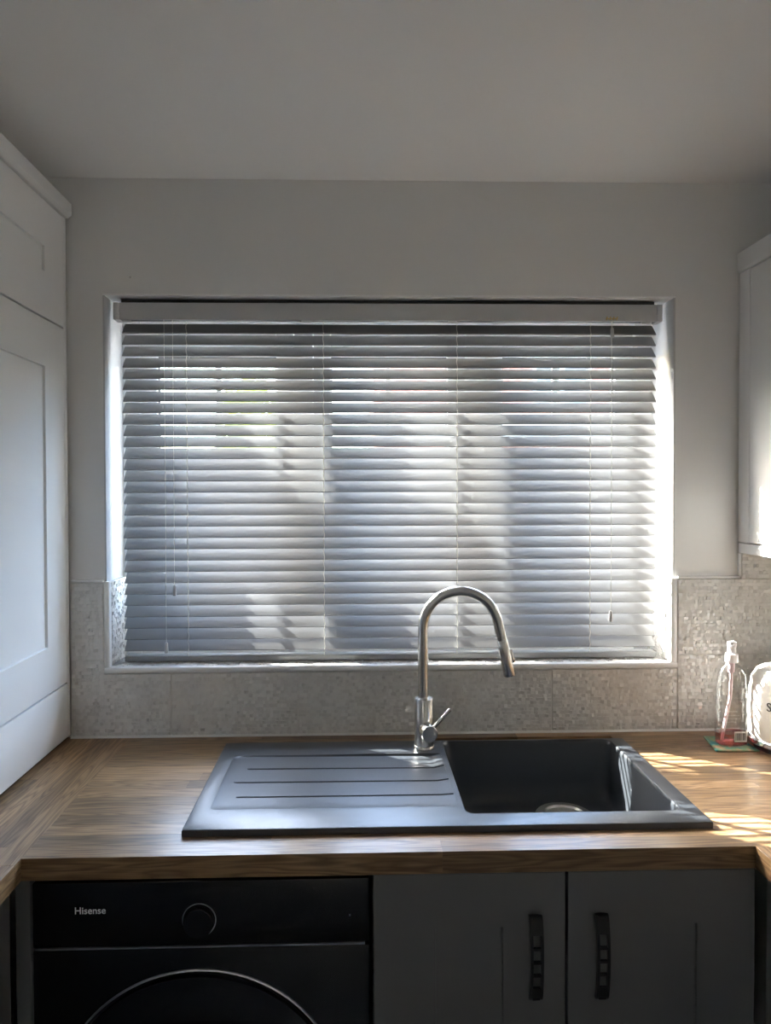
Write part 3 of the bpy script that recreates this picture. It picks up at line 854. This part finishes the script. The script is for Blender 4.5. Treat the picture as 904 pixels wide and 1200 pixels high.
# ------------------------------------------------------------------ coaster, soap bottle, toaster
co = MB()
cpts = [(0.8845, -0.1650), (0.9915, -0.1690), (0.9900, -0.0640), (0.9030, -0.0630)]
co.prism(cpts, 2, WT + 0.0003, WT + 0.0042, 0.0008)
tag(co.build('coaster', M['coaster'], None, center='base'), 'square teal and green patterned coaster under the soap bottle', 'coaster')
BXc, BYc, BZ = 0.9435, -0.1250, WT + 0.0046
bot = empty('soap_bottle', (BXc, BYc, BZ), 'clear pump bottle with a little pink hand soap left', 'bottle')
def oval(cx, cy_, a, b_, z, n=36, p=2.6):
    r = []
    for k in range(n):
        t = 2 * math.pi * k / n; c, s_ = math.cos(t), math.sin(t)
        r.append((cx + a * math.copysign(abs(c) ** (2 / p), c), cy_ + b_ * math.copysign(abs(s_) ** (2 / p), s_), z))
    return r
prof = [(0.033, 0.020, 0.0), (0.0385, 0.0245, 0.004), (0.0390, 0.0250, 0.05), (0.0375, 0.0245, 0.10), (0.0355, 0.0235, 0.150), (0.0325, 0.0215, 0.176), (0.026, 0.0185, 0.192), (0.017, 0.0150, 0.201), (0.0125, 0.0125, 0.206), (0.0120, 0.0120, 0.212)]
MB().loft([oval(BXc, BYc, a, b_, BZ + z, p=2.6 if z < 0.19 else 2.0) for a, b_, z in prof], True, False).build('shell', M['soap_plastic'], bot)
MB().loft([oval(BXc, BYc, a - 0.0016, b_ - 0.0016, BZ + z) for a, b_, z in ((0.033, 0.020, 0.0016), (0.0385, 0.0245, 0.005), (0.0388, 0.0248, 0.031))]).build('liquid', M['soap'], bot)
cap = MB().loft(cyl_rings(BXc, BYc, ((0.0150, BZ + 0.207), (0.0155, BZ + 0.209), (0.0150, BZ + 0.228), (0.0105, BZ + 0.2295), (0.0098, BZ + 0.244)), 24)).build('pump_collar', M['pump'], bot)
m = MB()
m.loft(cyl_rings(BXc, BYc, ((0.0105, BZ + 0.2445), (0.0112, BZ + 0.252), (0.0108, BZ + 0.2575)), 20))
m.tube([(BXc + 0.004, BYc, BZ + 0.2545), (BXc - 0.008, BYc - 0.016, BZ + 0.2560), (BXc - 0.0135, BYc - 0.026, BZ + 0.2590)], [0.0060, 0.0052, 0.0036], 12)
m.build('pump_head', M['pump'], bot)
tb = MB().tube([(BXc - 0.001, BYc, BZ + 0.206), (BXc - 0.001, BYc, BZ + 0.165), (BXc - 0.003, BYc, BZ + 0.120), (BXc - 0.012, BYc, BZ + 0.075), (BXc - 0.021, BYc, BZ + 0.028), (BXc - 0.024, BYc, BZ + 0.010)], 0.0040, 10).build('dip_tube', M['pump_tube'], bot)
MB().loft(cyl_rings(BXc - 0.001, BYc, ((0.0080, BZ + 0.182), (0.0085, BZ + 0.205)), 16)).build('pump_chamber', M['pump_tube'], tb)
m = MB()
yl = BYc - 0.0262
for k, (w, z) in enumerate(((0.030, 0.088), (0.036, 0.079), (0.034, 0.071), (0.026, 0.063), (0.032, 0.048))):
    x = BXc - 0.029
    rr_ = random.Random(k)
    while x < BXc - 0.029 + w:
        l = rr_.uniform(0.002, 0.006)
        m.box(x, x + l, yl, yl + 0.0003, BZ + z, BZ + z + (0.0030 if k == 0 else 0.0012)); x += l + 0.0012
m.build('faint_print', M['print_white'], bot)
lb = MB().box(BXc - 0.006, BXc + 0.0255, yl - 0.0004, yl - 0.0001, BZ + 0.014, BZ + 0.040).build('barcode_label', M['print_white'], bot)
m = MB(); x = BXc - 0.003; rr_ = random.Random(5)
while x < BXc + 0.022:
    w = rr_.choice((0.0006, 0.0010, 0.0016)); m.box(x, x + w, yl - 0.0007, yl - 0.0005, BZ + 0.018, BZ + 0.036); x += w + rr_.choice((0.0008, 0.0014))
m.build('barcode', M['print_dark'], lb)

# toaster: glossy cream body, rounded ends, chrome foot band, black plinth
TA = rad(-66)                                             # long side runs from the wall corner towards the room
TC = Vector((1.103, -0.215, WT + 0.0003))
toast = empty('toaster', TC, 'glossy cream retro toaster with chrome base band beside the soap bottle', 'toaster')
def tpt(u, v, z):
    return (TC.x + u * math.cos(TA) - v * math.sin(TA), TC.y + u * math.sin(TA) + v * math.cos(TA), TC.z + z)
def tring(a, b_, z, p=5.0, n=56):
    r = []
    for k in range(n):
        t = 2 * math.pi * k / n; c, s_ = math.cos(t), math.sin(t)
        r.append(tpt(a * math.copysign(abs(c) ** (2 / p), c), b_ * math.copysign(abs(s_) ** (2 / p), s_), z))
    return r
MB().loft([tring(0.128, 0.078, 0.0), tring(0.130, 0.080, 0.010), tring(0.130, 0.080, 0.014)]).build('plinth', M['dark_plastic'], toast)
MB().loft([tring(0.137, 0.087, 0.0142), tring(0.141, 0.091, 0.018), tring(0.141, 0.091, 0.027), tring(0.138, 0.088, 0.030)]).build('base_band', M['chrome'], toast)
pr = [(0.139, 0.089, 0.0302), (0.144, 0.094, 0.040), (0.145, 0.095, 0.10), (0.143, 0.093, 0.150), (0.138, 0.088, 0.180), (0.128, 0.078, 0.200), (0.112, 0.062, 0.211), (0.08, 0.036, 0.216), (0.03, 0.012, 0.217)]
MB().loft([tring(a, b_, z, p=4.0) for a, b_, z in pr]).build('body', M['cream_enamel'], toast)
for v in (-0.022, 0.022):
    m = MB()
    rr = []
    for z in (0.2145, 0.2185):
        rr.append([tpt(0.085 * c_, v + 0.009 * s_, z) for c_, s_ in ((-1, -1), (1, -1), (1, 1), (-1, 1))])
    m.loft(rr, smooth=False).build('bread_slot', M['dark_plastic'], toast)
lx = tpt(-0.061, -0.0965, 0.110)
text_part('brand_letter', 'S', 0.030, lx, (rad(90), 0, TA), M['print_dark'], toast, 0.0006)
m = MB(); m.tube([tpt(0.146, 0, 0.10), tpt(0.165, 0, 0.10)], 0.006, 10); m.tube([tpt(0.165, -0.016, 0.10), tpt(0.165, 0.016, 0.10)], 0.006, 10)
m.build('lever', M['chrome'], toast)

# small screw plug in the wall above the recess
pl = MB().loft(ring_y(-0.5807, 2.1165, ((0.0032, 0.0), (0.0032, -0.0012), (0.0015, -0.0018)), 12)).build('wall_plug', M['tassel'], None)
tag(pl, 'tiny grey screw plug in the painted wall above the blind', 'wall plug')

# ------------------------------------------------------------------ outdoors, glimpsed between the slats, plus an added shade tree
struct('ground', MB().box(-30, 30, -25, 40, -0.35, -0.15), M['paving'])
def leaves(name, mat, parent, cx, cy_, cz, rx, ry, rz, n, size, seed):
    rg = random.Random(seed); b = bmesh.new()
    for _ in range(n):
        while True:
            p = Vector((rg.uniform(-1, 1), rg.uniform(-1, 1), rg.uniform(-1, 1)))
            if 0.25 < p.length < 1: break
        c = Vector((cx + p.x * rx, cy_ + p.y * ry, cz + p.z * rz))
        u = Vector((rg.gauss(0, 1), rg.gauss(0, 1), rg.gauss(0, 1))).normalized()
        w = u.orthogonal().normalized(); s_ = size * rg.uniform(0.6, 1.3)
        b.faces.new([b.verts.new(c + u * s_), b.verts.new(c + w * s_ * 0.5), b.verts.new(c - u * s_), b.verts.new(c - w * s_ * 0.5)])
    m = MB(); m._join(b)
    return tag(m.build(name, mat, parent), kind='stuff')
tr = empty('garden_tree', (-1.15, 6.0, -0.15), 'small yellow-green tree outside, glimpsed between the slats', 'tree')
MB().tube([(-1.15, 6.0, -0.15), (-1.12, 6.02, 0.8), (-1.18, 6.0, 1.7), (-1.1, 6.0, 2.6)], [0.09, 0.075, 0.06, 0.03], 10).build('trunk', M['bark'], tr)
leaves('foliage', M['leaf'], tr, -1.13, 6.0, 2.0, 0.42, 0.45, 0.82, 2600, 0.055, 1)
hg = empty('hedge', (0.4, 9.0, -0.15), 'clipped green hedge outside in front of the brick house', 'hedge')
MB().box(-1.0, 6.5, 8.75, 9.25, -0.15, 1.3).build('branches', M['bark'], hg)
leaves('foliage', M['hedge'], hg, 2.75, 9.0, 0.7, 4.6, 0.5, 1.15, 6000, 0.09, 2)
hs = empty('brick_house', (4.6, 15.0, -0.15), 'red brick house outside with white-framed windows, glimpsed between the slats', 'house')
MB().box(0.40, 9.0, 13.1, 19.0, -0.15, 5.2).build('wall', M['brick'], hs)
MB().prism([(12.7, 5.2), (19.4, 5.2), (16.05, 7.6)], 0, 0.2, 9.2).build('roof', M['roof_tile'], hs)
for x0, x1, z0, z1 in ((3.72, 4.95, 3.2, 4.4), (6.4, 7.6, 3.2, 4.4), (1.2, 2.6, 0.9, 2.1), (3.72, 4.95, 0.9, 2.1)):
    w = MB().frame(x0, x1, z0, z1, 13.04, 13.10, 0.07).box((x0 + x1) / 2 - 0.05, (x0 + x1) / 2 + 0.05, 13.04, 13.1, z0 + 0.07, z1 - 0.07).build('window', M['upvc'], hs)
    MB().box(x0 + 0.07, x1 - 0.07, 13.07, 13.095, z0 + 0.07, z1 - 0.07).build('pane', M['dark_pane'], w)
bi = empty('wheelie_bin', (-2.0, 7.6, -0.15), 'blue plastic wheelie bin outside, a strip of it showing between slats', 'bin')
MB().loft([[(-2.0 + sx * w, 7.6 + sy * d_, z) for sx, sy in ((-1, -1), (1, -1), (1, 1), (-1, 1))] for w, d_, z in ((0.22, 0.25, -0.10), (0.29, 0.34, 0.92))], smooth=False).build('body', M['blue_plastic'], bi)
MB().box(-2.31, -1.69, 7.22, 7.98, 0.930, 1.0, 0.02).build('lid', M['blue_plastic'], bi)
for s_ in (-1, 1):
    MB().tube([(-2.0 + s_ * 0.21, 7.88, -0.05), (-2.0 + s_ * 0.26, 7.88, -0.05)], 0.1, 16).build('wheel', M['dark_plastic'], bi)
lt = empty('added_shade_tree', (-6.2, 2.6, -0.15), 'added unseen leafy tree with a long drooping branch outside, shading part of the window', 'tree')  # unseen tree, put in to cast the diagonal shade on the blind
MB().tube([(-6.2, 2.6, -0.15), (-6.15, 2.6, 3.0), (-6.1, 2.6, 5.6), (-6.2, 2.6, 8.0)], [0.28, 0.24, 0.19, 0.06], 12).build('trunk', M['bark'], lt)
bk = Vector((-SUN_A, 1.0, SUN_M)) * 2.5
bpts = [Vector(p) + bk for p in ((-0.66, 0.05, 1.78), (-0.42, 0.05, 1.59), (-0.21, 0.05, 1.415), (0.06, 0.05, 1.385), (0.26, 0.05, 1.405))]
MB().tube([(-6.12, 2.6, 6.3), (-5.0, 2.58, 5.5)] + bpts, [0.11, 0.08, 0.06, 0.045, 0.035, 0.03, 0.015], 10).build('branch', M['bark'], lt)
for k, (p, r) in enumerate(zip(bpts, (0.15, 0.130, 0.120, 0.075, 0.06))):
    leaves('leaf_cluster', M['hedge'], lt, p.x, p.y, p.z, r * 1.25, r, r * 0.95, int(5200 * r), 0.035, 30 + k)
